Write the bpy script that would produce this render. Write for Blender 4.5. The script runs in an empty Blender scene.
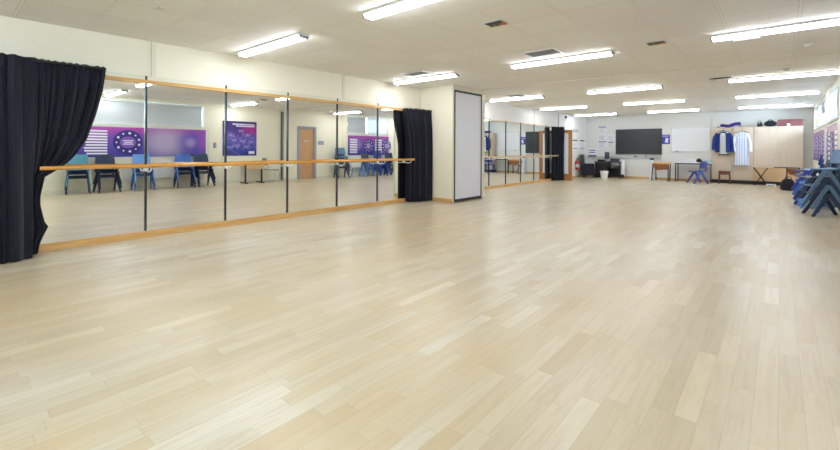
import bpy, bmesh, math, random
from mathutils import Vector, Matrix
random.seed(7)
SC = bpy.context.scene
COL = SC.collection
PI = math.pi

# ------------------------------------------------------------------ room (metres)
XM = -6.66      # face of the near mirrors
XW = -6.69      # near left wall
XF = -6.86      # face of the far mirrors
XG = -6.88      # far left wall
XR = 0.88       # right wall, far half
XN = 1.20       # right wall, near half
YS = 11.5       # where it steps
YB = -2.2       # wall behind
YF = 19.935     # far wall
ZC = 2.74       # ceiling
P0, P1, PX = 7.75, 9.08, -5.72   # partition housing

# ------------------------------------------------------------------ materials
class NT:
    def __init__(s, name):
        s.m = bpy.data.materials.new(name); s.m.use_nodes = True
        s.t = s.m.node_tree; s.t.nodes.clear()
        s.out = s.t.nodes.new('ShaderNodeOutputMaterial')
    def n(s, kind, **kw):
        nd = s.t.nodes.new(kind)
        for k, v in kw.items(): setattr(nd, k, v)
        return nd
    def put(s, sock, v):
        if hasattr(v, 'is_output') or isinstance(v, bpy.types.NodeSocket): s.t.links.new(v, sock)
        elif v is not None: sock.default_value = v
    def math(s, op, a, b=None, c=None, clamp=False):
        nd = s.n('ShaderNodeMath', operation=op, use_clamp=clamp)
        for i, v in enumerate((a, b, c)): s.put(nd.inputs[i], v)
        return nd.outputs[0]
    def mix(s, f, a, b):
        nd = s.n('ShaderNodeMix', data_type='RGBA')
        s.put(nd.inputs[0], f)
        s.put(nd.inputs[6], c4(a) if isinstance(a, tuple) else a)
        s.put(nd.inputs[7], c4(b) if isinstance(b, tuple) else b)
        return nd.outputs[2]
    def xyz(s):
        tc = s.n('ShaderNodeTexCoord'); sp = s.n('ShaderNodeSeparateXYZ')
        s.t.links.new(tc.outputs['Object'], sp.inputs[0])
        return tc.outputs['Object'], sp.outputs[0], sp.outputs[1], sp.outputs[2]
    def comb(s, x=0.0, y=0.0, z=0.0):
        nd = s.n('ShaderNodeCombineXYZ')
        for i, v in enumerate((x, y, z)): s.put(nd.inputs[i], v)
        return nd.outputs[0]
    def noise(s, vec, scale, detail=2.0, rough=.5):
        nd = s.n('ShaderNodeTexNoise'); s.put(nd.inputs['Vector'], vec)
        nd.inputs['Scale'].default_value = scale; nd.inputs['Detail'].default_value = detail; nd.inputs['Roughness'].default_value = rough
        return nd.outputs[0]
    def white(s, vec):
        nd = s.n('ShaderNodeTexWhiteNoise', noise_dimensions='3D'); s.put(nd.inputs['Vector'], vec)
        return nd.outputs[0]
    def ramp(s, f, stops):
        nd = s.n('ShaderNodeValToRGB'); e = nd.color_ramp.elements
        while len(e) < len(stops): e.new(.5)
        for el, (p, c) in zip(e, stops): el.position = p; el.color = c4(c)
        s.put(nd.inputs[0], f); return nd.outputs[0]
    def step(s, v, a, b):       # smooth 0..1 between a and b
        nd = s.n('ShaderNodeMapRange', interpolation_type='SMOOTHSTEP'); s.put(nd.inputs[0], v)
        nd.inputs[1].default_value = a; nd.inputs[2].default_value = b
        return nd.outputs[0]
    def spot(s, x, y, cx, cy, rx, ry, soft=.15):
        dx = s.math('DIVIDE', s.math('SUBTRACT', x, cx), rx); dy = s.math('DIVIDE', s.math('SUBTRACT', y, cy), ry)
        d = s.math('SQRT', s.math('ADD', s.math('MULTIPLY', dx, dx), s.math('MULTIPLY', dy, dy)))
        return s.step(d, 1 + soft, 1 - soft)
    def bump(s, h, strength=.2, dist=.01):
        nd = s.n('ShaderNodeBump'); s.put(nd.inputs['Height'], h)
        nd.inputs['Strength'].default_value = strength; nd.inputs['Distance'].default_value = dist
        return nd.outputs[0]
    def pbr(s, col, rough=.5, metal=0.0, spec=.5, normal=None, **kw):
        b = s.n('ShaderNodeBsdfPrincipled')
        s.put(b.inputs['Base Color'], c4(col) if isinstance(col, tuple) else col)
        s.put(b.inputs['Roughness'], rough); b.inputs['Metallic'].default_value = metal
        b.inputs['Specular IOR Level'].default_value = spec
        if normal is not None: s.put(b.inputs['Normal'], normal)
        for k, v in kw.items(): s.put(b.inputs[k], v)
        s.t.links.new(b.outputs[0], s.out.inputs[0]); return s.m

def c4(c): return (c[0], c[1], c[2], 1.0)
def srgb(r, g, b):
    f = lambda v: (v/255/12.92) if v/255 <= .04045 else ((v/255+.055)/1.055)**2.4
    return (f(r), f(g), f(b))

def plain(name, col, rough=.5, metal=0.0, spec=.5, var=.06, scale=14.0):
    t = NT(name); o, x, y, z = t.xyz()
    n = t.noise(o, scale, 3.0)
    dk = tuple(max(0, c*(1-var)) for c in col); lt = tuple(min(1, c*(1+var)) for c in col)
    return t.pbr(t.mix(n, dk, lt), rough, metal, spec)

def mat_floor():
    t = NT('maple_strip_floor'); o, x, y, z = t.xyz()
    W, L = .094, .62
    row = t.math('FLOOR', t.math('DIVIDE', x, W))
    off = t.math('MULTIPLY', t.white(t.comb(row, 3.3, 1.7)), L)
    ln = t.math('ADD', L*.75, t.math('MULTIPLY', t.white(t.comb(row, 9.1, 4.2)), L*.6))
    yy = t.math('DIVIDE', t.math('ADD', t.math('ADD', y, 50.0), t.math('MULTIPLY', off, 3.0)), ln)
    col = t.math('FLOOR', yy)
    r1 = t.white(t.comb(row, col, 0.5)); r2 = t.white(t.comb(row, col, 7.5))
    base = t.ramp(r1, [(0.0, srgb(190, 173, 142)), (.14, srgb(196, 182, 153)), (.5, srgb(201, 189, 164)), (.86, srgb(206, 196, 174)), (1.0, srgb(214, 206, 187))])
    grain = t.noise(t.comb(t.math('MULTIPLY', x, 42.0), t.math('MULTIPLY', y, 3.0), t.math('MULTIPLY', r2, 40.0)), 1.0, 4.0, .6)
    base = t.mix(t.math('MULTIPLY', t.step(grain, .42, .72), .40), base, srgb(182, 158, 122))
    warm = t.step(t.noise(t.comb(x, t.math('MULTIPLY', y, .6), t.math('MULTIPLY', r1, .7)), .55, 2.0), .42, .66)
    base = t.mix(t.math('MULTIPLY', warm, .34), base, srgb(212, 184, 134))
    wear = t.step(t.noise(o, .8, 5.0, .6), .5, .72)
    base = t.mix(t.math('MULTIPLY', wear, .28), base, srgb(212, 207, 198))
    fx = t.math('FRACT', t.math('DIVIDE', x, W)); fy = t.math('FRACT', yy)
    ex = t.math('MINIMUM', fx, t.math('SUBTRACT', 1.0, fx)); ey = t.math('MINIMUM', fy, t.math('SUBTRACT', 1.0, fy))
    gap = t.math('MINIMUM', t.step(ex, .004, .02), t.step(ey, .0006, .0035))
    base = t.mix(t.math('SUBTRACT', 1.0, gap), base, t.mix(.3, base, srgb(140, 110, 72)))
    rough = t.math('ADD', .27, t.math('MULTIPLY', t.noise(o, .9, 2.0), .08))
    return t.pbr(base, rough, 0, .5, t.bump(gap, .15, .002))

def mat_ceiling():
    t = NT('mineral_ceiling_tiles'); o, x, y, z = t.xyz()
    S, Q = .655, .6455
    fx = t.math('FRACT', t.math('DIVIDE', t.math('ADD', x, 5.08+65.5), S)); fy = t.math('FRACT', t.math('DIVIDE', t.math('ADD', y, -1.83+64.55), Q))
    ex = t.math('MINIMUM', fx, t.math('SUBTRACT', 1.0, fx)); ey = t.math('MINIMUM', fy, t.math('SUBTRACT', 1.0, fy))
    line = t.math('SUBTRACT', 1.0, t.step(t.math('MINIMUM', ex, ey), .010, .024))
    cell = t.white(t.comb(t.math('FLOOR', t.math('DIVIDE', t.math('ADD', x, 5.08+65.5), S)), t.math('FLOOR', t.math('DIVIDE', t.math('ADD', y, -1.83+64.55), Q)), .5))
    tile = t.mix(cell, srgb(241, 239, 234), srgb(246, 245, 240))
    tile = t.mix(t.math('MULTIPLY', t.step(t.noise(o, 90.0, 2.0), .55, .7), .06), tile, srgb(180, 170, 150))
    groove = t.math('SUBTRACT', 1.0, t.step(t.math('MINIMUM', ex, ey), .022, .034))
    c = t.mix(groove, tile, srgb(225, 221, 213)); c = t.mix(line, c, srgb(248, 246, 242))  # grid bars paler than the tiles, lamp brightness put into their colour
    return t.pbr(c, .75, 0, .3, t.bump(line, .3, .004))

def mat_wall(name, col):
    t = NT(name); o, x, y, z = t.xyz()
    n = t.noise(o, 1.2, 3.0)
    c = t.mix(n, tuple(v*.97 for v in col), tuple(min(1, v*1.02) for v in col))
    return t.pbr(c, .6, 0, .35, t.bump(t.noise(o, 160.0, 2.0), .04, .002))

def mat_wood(name, a, b, axis='y', rough=.4, s=1.0):
    t = NT(name); o, x, y, z = t.xyz()
    k = {'x': (3, 40, 40), 'y': (40, 3, 40), 'z': (40, 40, 3)}[axis]
    g = t.noise(t.comb(t.math('MULTIPLY', x, k[0]*s), t.math('MULTIPLY', y, k[1]*s), t.math('MULTIPLY', z, k[2]*s)), 1.0, 4.0, .6)
    return t.pbr(t.ramp(g, [(.3, a), (.72, b)]), rough, 0, .45)

def mat_fabric(name, col, rough=.85, var=.2):
    t = NT(name); o, x, y, z = t.xyz()
    n = t.noise(o, 220.0, 2.0); n2 = t.noise(o, 6.0, 3.0)
    c = t.mix(n, tuple(v*(1-var) for v in col), tuple(v*(1+var) for v in col))
    return t.pbr(c, rough, 0, .25, t.bump(t.math('ADD', n, n2), .15, .004), **{'Sheen Weight': .1})

def mat_emit(name, col, s):
    t = NT(name); e = t.n('ShaderNodeEmission'); e.inputs[0].default_value = c4(col); e.inputs[1].default_value = s
    t.t.links.new(e.outputs[0], t.out.inputs[0]); return t.m

def mat_mirror():
    t = NT('silvered_mirror'); o, x, y, z = t.xyz()
    b = t.n('ShaderNodeBsdfGlossy'); b.inputs['Roughness'].default_value = 0.0
    t.put(b.inputs[0], t.mix(t.noise(o, .8, 1.0), (.94, .965, .955), (.95, .97, .96)))
    t.t.links.new(b.outputs[0], t.out.inputs[0]); return t.m

def mat_glass():
    t = NT('window_glass'); tr = t.n('ShaderNodeBsdfTransparent'); tr.inputs[0].default_value = (.93, .96, .97, 1)
    g = t.n('ShaderNodeBsdfGlossy'); g.inputs['Roughness'].default_value = .02
    fr = t.n('ShaderNodeFresnel'); fr.inputs[0].default_value = 1.45
    mx = t.n('ShaderNodeMixShader')
    t.t.links.new(fr.outputs[0], mx.inputs[0]); t.t.links.new(tr.outputs[0], mx.inputs[1]); t.t.links.new(g.outputs[0], mx.inputs[2])
    t.t.links.new(mx.outputs[0], t.out.inputs[0]); return t.m

def mat_blind(name, col, trans=.45):
    t = NT(name); o, x, y, z = t.xyz()
    n = t.noise(o, 300.0, 2.0); c = t.mix(n, tuple(v*.96 for v in col), col)
    d = t.n('ShaderNodeBsdfDiffuse'); t.put(d.inputs[0], c)
    tl = t.n('ShaderNodeBsdfTranslucent'); t.put(tl.inputs[0], c)
    mx = t.n('ShaderNodeMixShader'); mx.inputs[0].default_value = trans
    t.t.links.new(d.outputs[0], mx.inputs[1]); t.t.links.new(tl.outputs[0], mx.inputs[2]); t.t.links.new(mx.outputs[0], t.out.inputs[0])
    return t.m

M = {}
M['floor'] = mat_floor(); M['ceiling'] = mat_ceiling()
M['wall'] = mat_wall('cream_wall_paint', srgb(240, 235, 216))
M['wall_far'] = mat_wall('pale_wall_paint', srgb(228, 228, 224))
M['mirror'] = mat_mirror(); M['glass'] = mat_glass()
M['blind'] = mat_blind('roller_blind_cloth', srgb(206, 210, 212), .10)
M['blind_far'] = mat_blind('white_blind_cloth', srgb(232, 234, 238), .3)
M['pine'] = mat_wood('varnished_pine_y', srgb(204, 156, 90), srgb(226, 184, 122), 'y')
M['pine_x'] = mat_wood('varnished_pine_x', srgb(204, 156, 90), srgb(226, 184, 122), 'x')
M['barre'] = mat_wood('varnished_beech_rail', srgb(205, 140, 56), srgb(228, 168, 84), 'y', .3)
M['barre_pale'] = mat_wood('pale_beech_rail', srgb(205, 170, 120), srgb(225, 195, 150), 'y', .3)
M['oak'] = mat_wood('oak_door_veneer', srgb(196, 150, 104), srgb(214, 172, 126), 'z', .45)
M['oak_dark'] = mat_wood('honey_oak_door', srgb(158, 104, 56), srgb(184, 128, 74), 'z', .4)
M['cabinet'] = mat_wood('pale_maple_laminate', srgb(206, 188, 166), srgb(214, 199, 180), 'z', .4, .6)
M['cabinet_tan'] = mat_wood('tan_maple_laminate', srgb(214, 178, 132), srgb(226, 192, 148), 'x', .4, .6)
M['desk_wood'] = mat_wood('brown_desk_wood', srgb(120, 70, 28), srgb(148, 92, 44), 'x', .4)
M['desk_pale'] = mat_wood('honey_desk_wood', srgb(196, 150, 92), srgb(212, 170, 112), 'x', .4)
M['stool'] = mat_wood('mahogany_stool_wood', srgb(84, 40, 30), srgb(112, 56, 40), 'x', .35)
M['black'] = plain('black_plastic', (.012, .012, .014), .45)
M['strip'] = plain('dark_edge_strip', (.02, .024, .026), .35)
M['blackmetal'] = plain('black_steel', (.02, .021, .024), .4, .3)
M['white'] = plain('white_plastic', srgb(232, 232, 230), .4, var=.02)
M['whitemetal'] = plain('white_powder_coat', srgb(228, 230, 230), .35, var=.02)
M['trimwhite'] = plain('cream_trim_paint', srgb(226, 224, 206), .5, var=.02)
M['chrome'] = plain('chrome_steel', (.7, .71, .72), .18, 1.0, var=.02)
M['grey'] = plain('grey_plastic', srgb(142, 148, 152), .45)
M['greyframe'] = plain('grey_door_frame', srgb(158, 160, 172), .45, var=.03)
M['slate'] = plain('dark_slate_plastic', srgb(58, 66, 76), .5)
M['panel'] = plain('lilac_white_panel', srgb(228, 232, 244), .5, var=.015, scale=2.0)
M['paper'] = plain('white_paper', srgb(236, 236, 238), .7, var=.02)
M['print_blue'] = plain('printed_blue', srgb(60, 70, 170), .5)
M['print_purple'] = plain('printed_purple', srgb(96, 60, 160), .5)
M['print_navy'] = plain('printed_navy', srgb(52, 40, 128), .45)
M['print_white'] = plain('printed_white', srgb(236, 234, 244), .5, var=.02)
M['print_lilac'] = plain('printed_lilac', srgb(176, 150, 214), .5)
M['print_violet'] = plain('printed_violet', srgb(132, 92, 184), .5)
M['print_grey'] = plain('printed_grey', srgb(140, 148, 168), .6)
M['red'] = plain('red_enamel', srgb(190, 26, 34), .3)
M['orange'] = plain('orange_label', srgb(214, 120, 40), .5)
M['green'] = plain('green_label', srgb(150, 164, 60), .5)
M['curtain'] = mat_fabric('black_curtain_cloth', (.006, .0075, .018), .7)
M['navy_cloth'] = mat_fabric('royal_blue_wool', srgb(32, 54, 124), .8)
M['white_cloth'] = mat_fabric('white_cotton', srgb(226, 230, 238), .8, .03)
M['cream_cloth'] = mat_fabric('cream_cotton', srgb(214, 214, 204), .8, .03)
M['dark_cloth'] = mat_fabric('dark_cloth', (.02, .022, .03), .85)
M['slate_cloth'] = mat_fabric('charcoal_cloth', (.04, .042, .05), .85)
M['purple_cloth'] = mat_fabric('purple_cloth', srgb(66, 44, 130), .8)
M['screen'] = plain('dark_display_glass', (.040, .049, .058), .14, 0, .5, .1, 1.2)
M['board_white'] = plain('whiteboard_enamel', srgb(232, 236, 240), .2, var=.012, scale=3)
M['alu'] = plain('brushed_aluminium', (.62, .63, .64), .35, .9)
M['c_navy'] = plain('navy_polypropylene', srgb(34, 54, 88), .42, var=.08)
M['c_slate'] = plain('slate_blue_polypropylene', srgb(88, 122, 158), .42, var=.08)  # lightened to stand for the top-lit edges of stacked chairs
M['c_royal'] = plain('royal_blue_polypropylene', srgb(38, 66, 168), .4, var=.08)
M['c_light'] = plain('light_blue_polypropylene', srgb(108, 158, 226), .4, var=.06)
M['c_mid'] = plain('mid_blue_polypropylene', srgb(70, 112, 196), .4, var=.06)
M['c_teal'] = plain('teal_polypropylene', srgb(84, 150, 176), .4, var=.06)
M['c_violet'] = plain('violet_blue_polypropylene', srgb(56, 76, 152), .4, var=.06)
M['c_grey'] = plain('grey_polypropylene', srgb(122, 130, 134), .45, var=.05)
M['tube'] = mat_emit('lit_lamp_diffuser', (.90, .945, 1.0), 20.0)

# ------------------------------------------------------------------ mesh building
class MB:
    def __init__(s): s.b = bmesh.new()
    def box(s, x0, x1, y0, y1, z0, z1):
        v = [s.b.verts.new(p) for p in ((x0,y0,z0),(x1,y0,z0),(x1,y1,z0),(x0,y1,z0),(x0,y0,z1),(x1,y0,z1),(x1,y1,z1),(x0,y1,z1))]
        for f in ((3,2,1,0),(4,5,6,7),(0,1,5,4),(1,2,6,5),(2,3,7,6),(3,0,4,7)): s.b.faces.new([v[i] for i in f])
        return s
    def loft(s, rings, cap=True, closed=True):
        R = [[s.b.verts.new(p) for p in r] for r in rings]; n = len(R[0])
        for a, c in zip(R, R[1:]):
            for i in range(n if closed else n-1):
                j = (i+1) % n; s.b.faces.new((a[i], a[j], c[j], c[i]))
        if cap and closed:
            s.b.faces.new(list(reversed(R[0]))); s.b.faces.new(R[-1])
        return s
    def tube(s, pts, r, seg=10, cap=True):
        pts = [Vector(p) for p in pts]; rings = []
        rr = r if isinstance(r, (list, tuple)) else [r]*len(pts)
        d0 = (pts[1]-pts[0]).normalized(); up = Vector((0,0,1)) if abs(d0.z) < .9 else Vector((1,0,0))
        side = d0.cross(up).normalized()
        for i, p in enumerate(pts):
            d = (pts[min(i+1, len(pts)-1)]-pts[max(i-1, 0)]).normalized()
            side = (side - d*side.dot(d)).normalized(); u = side.cross(d)
            rings.append([p + (side*math.cos(a)+u*math.sin(a))*rr[i] for a in [2*PI*k/seg for k in range(seg)]])
        return s.loft(rings, cap)
    def bar(s, p, q, wp, wq=None, side=(0,1,0)):
        # tapered rectangular bar; wp, wq = (size along side, size across)
        p, q = Vector(p), Vector(q); wq = wq or wp; d = (q-p).normalized(); sd = Vector(side); sd = (sd-d*sd.dot(d)).normalized(); u = sd.cross(d)
        rings = [[c + sd*a*w[0]/2 + u*b*w[1]/2 for a, b in ((-1,-1),(1,-1),(1,1),(-1,1))] for c, w in ((p, wp), (q, wq))]
        return s.loft(rings)
    def disc(s, c, r, n='x', t=.004, seg=24, rx=None):
        c = Vector(c); rx = rx or r
        ax = {'x': ((0,1,0),(0,0,1),(1,0,0)), 'y': ((1,0,0),(0,0,1),(0,1,0)), 'z': ((1,0,0),(0,1,0),(0,0,1))}[n]
        a, b, nn = [Vector(v) for v in ax]
        return s.loft([[c + nn*k + a*rx*math.cos(w) + b*r*math.sin(w) for w in [2*PI*i/seg for i in range(seg)]] for k in (-t/2, t/2)])
    def prism(s, poly, axis, a, b):
        def P(u, v, w): return {'y': (u, w, v), 'x': (w, u, v), 'z': (u, v, w)}[axis]
        return s.loft([[P(u, v, w) for u, v in poly] for w in (a, b)])
    def slab(s, f, nu, nv, th):
        # f(u,v)->point; a sheet of thickness th
        G = [[Vector(f(i/nu, j/nv)) for j in range(nv+1)] for i in range(nu+1)]
        def nrm(i, j):
            a = G[min(i+1,nu)][j]-G[max(i-1,0)][j]; c = G[i][min(j+1,nv)]-G[i][max(j-1,0)]
            return a.cross(c).normalized()
        A = [[s.b.verts.new(G[i][j]+nrm(i,j)*th/2) for j in range(nv+1)] for i in range(nu+1)]
        B = [[s.b.verts.new(G[i][j]-nrm(i,j)*th/2) for j in range(nv+1)] for i in range(nu+1)]
        for i in range(nu):
            for j in range(nv):
                s.b.faces.new((A[i][j],A[i+1][j],A[i+1][j+1],A[i][j+1])); s.b.faces.new((B[i][j],B[i][j+1],B[i+1][j+1],B[i+1][j]))
        for i in range(nu):
            s.b.faces.new((A[i][0],B[i][0],B[i+1][0],A[i+1][0])); s.b.faces.new((A[i][nv],A[i+1][nv],B[i+1][nv],B[i][nv]))
        for j in range(nv):
            s.b.faces.new((A[0][j],A[0][j+1],B[0][j+1],B[0][j])); s.b.faces.new((A[nu][j],B[nu][j],B[nu][j+1],A[nu][j+1]))
        return s
    def ball(s, c, rx, ry=None, rz=None, seg=14, rings=8):
        ry = ry or rx; rz = rz or rx
        R = []
        for i in range(rings+1):
            th = PI*(.02+.96*i/rings)
            R.append([(c[0]+rx*math.sin(th)*math.cos(2*PI*k/seg), c[1]+ry*math.sin(th)*math.sin(2*PI*k/seg), c[2]-rz*math.cos(th)) for k in range(seg)])
        return s.loft(R)
    def build(s, name, mat, parent=None, smooth=False, bevel=0.0, loc=None, rotz=0.0):
        bmesh.ops.recalc_face_normals(s.b, faces=s.b.faces)
        me = bpy.data.meshes.new(name); s.b.to_mesh(me); s.b.free()
        me.materials.append(mat)
        if smooth:
            for p in me.polygons: p.use_smooth = True
            try: me.set_sharp_from_angle(angle=math.radians(50))
            except Exception: pass
        o = bpy.data.objects.new(name, me); COL.objects.link(o)
        if parent: o.parent = parent
        if loc: o.location = loc
        o.rotation_euler.z = rotz
        if bevel:
            m = o.modifiers.new('bevel', 'BEVEL'); m.width = bevel; m.segments = 2; m.limit_method = 'ANGLE'
        return o

def tag(o, label, cat, group=None):
    o['label'] = label; o['category'] = cat
    if group: o['group'] = group
    return o
def thing(name, label, cat, loc=(0,0,0), rotz=0.0, group=None):
    o = bpy.data.objects.new(name, None); COL.objects.link(o); o.empty_display_size = .1
    o.location = loc; o.rotation_euler.z = rotz
    return tag(o, label, cat, group)
def struct(o): o['kind'] = 'structure'; return o
KIDS = {}
def dup(root, label=None, loc=None, rotz=None, group=None):
    def cp(o, parent):
        c = o.copy(); COL.objects.link(c)
        if parent: c.parent = parent
        for ch in [k for k in ALL if k.parent == o]: cp(ch, c)
        return c
    ALL = list(COL.objects)
    r = cp(root, None)
    if label: r['label'] = label
    if loc: r.location = loc
    if rotz is not None: r.rotation_euler.z = rotz
    if group: r['group'] = group
    return r

# ------------------------------------------------------------------ shell
struct(MB().box(XG-.3, XN+.3, YB-.2, YF+.2, -.1, 0).build('floor', M['floor']))
struct(MB().box(XG-.3, XN+.3, YB-.2, YF+.2, ZC, ZC+.1).build('ceiling', M['ceiling']))
struct(MB().box(XW-.2, XW, YB, P0, 0, ZC).build('wall_left', M['wall']))
DY0, DY1, DZ = 16.36, 17.2, 2.06      # doorway in the far left wall
far = MB().box(XG-.12, XG, P1, DY0, 0, ZC).box(XG-.12, XG, DY1, YF, 0, ZC).box(XG-.12, XG, DY0, DY1, DZ, ZC)
struct(far.build('wall_left', M['wall_far']))
struct(MB().box(XG-.3, XG-.13, DY0-.3, DY1+.3, 0, ZC).build('wall_corridor', M['wall']))
struct(MB().box(XW-.2, PX, P0, P1, 0, ZC).build('wall_pillar', M['wall']))
struct(MB().box(XG-.3, XN+.3, YB-.2, YB, 0, ZC).build('wall_back', M['wall']))
struct(MB().box(XG-.3, XN+.3, YF, YF+.2, 0, ZC).box(-3.78, -2.02, YF-.05, YF, 0, ZC).build('wall_far', M['wall_far']))
# right wall with window openings
WINS = [(-2.0, 1.15, 1.93, 2.63), (1.25, 5.73, 1.93, 2.64), (11.56, 14.02, 1.92, 2.68), (14.62, 19.4, 1.94, 2.70)]  # first opening is out of view, added to let in more daylight
DR = (9.33, 10.12, 2.08)
rw = MB(); T = .24; y = YB
for (a, b, z0, z1) in WINS[:2]:
    rw.box(XN, XN+T, y, a, 0, ZC); rw.box(XN, XN+T, a, b, 0, z0); rw.box(XN, XN+T, a, b, z1, ZC); y = b
rw.box(XN, XN+T, y, DR[0], 0, ZC); rw.box(XN+.12, XN+T, DR[0], DR[1], 0, ZC); rw.box(XN, XN+.12, DR[0], DR[1], DR[2], ZC)
rw.box(XN, XN+T, DR[1], YS, 0, ZC); y = YS
for (a, b, z0, z1) in WINS[2:]:
    rw.box(XR, XR+T, y, a, 0, ZC); rw.box(XR, XR+T, a, b, 0, z0); rw.box(XR, XR+T, a, b, z1, ZC); y = b
rw.box(XR, XR+T, y, YF, 0, ZC)
rw.box(XR+T, XN+T, YS, YS+.1, 0, ZC)
struct(rw.build('wall_right', M['wall']))
def window(i, y0, y1, z0, z1, ndiv, XR=XR):
    f = MB(); X0, X1 = XR+.10, XR+.16
    f.box(X0, X1, y0, y1, z0, z0+.05).box(X0, X1, y0, y1, z1-.05, z1)
    for k in range(ndiv+1):
        c = y0+.025+(y1-y0-.05)*k/ndiv; f.box(X0, X1, c-.028, c+.028, z0, z1)
    fr = struct(f.build('window_%d' % i, M['whitemetal']))
    for k in range(ndiv):
        a = y0+.025+(y1-y0-.05)*k/ndiv; b = y0+.025+(y1-y0-.05)*(k+1)/ndiv
        MB().box(XR+.125, XR+.131, a+.02, b-.02, z0+.04, z1-.04).build('pane', M['glass'], fr)
    MB().box(XR-.03, XR+.11, y0-.04, y1+.04, z0-.03, z0).build('sill', M['whitemetal'], fr)
    return fr
window(1, *WINS[1], 4, XN); window(2, *WINS[2], 3); window(3, *WINS[3], 4); window(4, *WINS[0], 3, XN)  # the last one is the added unseen window behind the camera
# blinds
def blind(y0, y1, z0, z1, mat, label, XR=XR):
    r = thing('roller_blind', label, 'blind', (XR+.05, (y0+y1)/2, z0), 0, 'roller blinds in the high windows')
    h = (y1-y0)/2
    MB().slab(lambda u, v: (.006*math.sin(v*9), -h+2*h*u, (z1-z0)*v), 6, 20, .003).build('cloth', mat, r, True)
    MB().tube([(0, -h, z1-z0), (0, h, z1-z0)], .024).build('roller', M['whitemetal'], r, True)
    MB().box(-.012, .012, -h, h, -.02, .005).build('bottom_rail', M['whitemetal'], r)
    return r
blind(1.29, 5.66, 1.96, 2.60, M['blind'], 'grey blue roller blind drawn fully down over the list display board', XN)
blind(11.6, 12.66, 1.96, 2.63, M['blind'], 'grey blue roller blind drawn down in the window just past the oak door')
blind(12.75, 13.98, 1.96, 2.63, M['blind_far'], 'white roller blind fully down beside the wall pier between the high windows')
blind(14.68, 15.80, 2.20, 2.65, M['blind_far'], 'white roller blind halfway down in the last window, next to the wall pier')
blind(15.88, 17.0, 2.30, 2.65, M['blind'], 'grey blue roller blind rolled to a third in the last window, second from the pier')
blind(17.08, 18.2, 1.98, 2.65, M['blind_far'], 'white roller blind fully down in the last window, third from the pier')

# skirting and trims
struct(MB().box(XW, PX+.012, P0-.014, P0, 0, .085).build('baseboard_pillar', M['pine_x']))
struct(MB().box(XN-.014, XN, YB, DR[0]-.08, 0, .09).box(XN-.014, XN, DR[1]+.08, YS, 0, .09).box(XR-.014, XR, YS, YF, 0, .09).build('baseboard_right', M['trimwhite']))
struct(MB().box(XG, -3.78, YF-.016, YF, 0, .08).box(-3.78, -2.02, YF-.066, YF-.05, 0, .08).box(-2.02, XR, YF-.016, YF, 0, .08).build('baseboard_far', M['pine_x']))
struct(MB().box(XG, XG+.014, DY1+.08, YF, 0, .08).build('baseboard_left', M['pine']))
Y0M, STEP = 1.859, 1.099
POST = [Y0M+STEP*k for k in range(-2, 5)]     # joints of the near mirrors
struct(MB().box(XW, XM+.028, -.34, P0-.02, 0, .085).build('trim_1', M['pine']))
struct(MB().box(XW, XM+.03, -.34, P0-.02, 2.135, 2.185).build('trim_2', M['pine']))
struct(MB().box(XW, XM+.012, -.34, P0-.02, 2.187, 2.245).build('trim_3', M['trimwhite']))
struct(MB().box(XW, XW+.022, 1.93, 1.985, 2.246, ZC).build('trim_4', M['trimwhite']))
struct(MB().box(XW, XW+.022, 5.31, 5.365, 2.246, ZC).build('trim_5', M['trimwhite']))
struct(MB().box(XW, XW+.022, .22, .255, 2.246, ZC).build('trim_6', M['trimwhite']))
FP = [11.2+1.045*k for k in range(0, 5)]
struct(MB().box(XG, XF+.025, P1, 16.2, 0, .085).build('trim_7', M['pine']))
struct(MB().box(XG, XF+.025, P1, 16.2, 2.15, 2.168).build('trim_8', M['pine']))
struct(MB().box(PX, PX+.02, P0-.02, P0+.04, .0, 2.66).box(PX, PX+.02, P1-.14, P1+.01, 0, 2.66).build('trim_9', M['trimwhite']))
struct(MB().box(XW, XN, 8.90, 8.96, ZC-.012, ZC).build('trim_10', M['trimwhite']))
struct(MB().box(XG, -3.78, YF-.05, YF, .86, .93).build('trim_11', plain('pale_grey_trunking', srgb(186, 190, 194), .5)))

# ------------------------------------------------------------------ mirrors
names = ['first', 'second', 'third', 'fourth', 'fifth', 'sixth', 'seventh', 'eighth']
def mirror(y0, y1, xm, z0, z1, strip_y, strip_top, label, group, sw=.013):
    r = thing('wall_mirror', label, 'mirror', (xm, (y0+y1)/2, z0), 0, group)
    h = (y1-y0)/2-.002
    MB().box(-.006, 0, -h, h, 0, z1-z0).build('mirror_glass', M['mirror'], r)
    if strip_y is not None:
        q = strip_y-(y0+y1)/2
        MB().box(.001, .016, q-sw, q+sw, .005, strip_top-z0).build('edge_strip', M['strip'], r)
    return r
ED = [-.34]+POST[1:]+[P0-.02]
plc = ['behind the tall black curtain nearest the camera', 'with the trailing edge of the near curtain over it', 'second clear of the near curtain, reflecting the empty blurred board',
       'third clear of the near curtain, reflecting the dark purple poster', 'reflecting the oak door, with a grey strip at its left', 'reflecting the bare wall after the oak door', 'half hidden by the curtain beside the white housing panel']
for k in range(len(ED)-1):
    mirror(ED[k], ED[k+1], XM, .088, 2.133, ED[k+1] if k < len(ED)-2 else None, 2.24, 'tall frameless wall mirror '+plc[min(k, 6)], 'tall mirrors behind the near barre')
EDF = [P1+.02]+FP+[16.2]
plf = ['just beyond the white housing panel', 'second beyond the white housing panel', 'third beyond the white housing panel', 'reflecting the dark screen', 'reflecting the open door', 'behind the far black curtain']
for k in range(len(EDF)-1):
    mirror(EDF[k], EDF[k+1], XF, .088, 2.148, EDF[k+1] if k < len(EDF)-2 else None, 2.19, 'far wall mirror '+plf[k], 'mirrors behind the far barre', .010)

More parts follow.
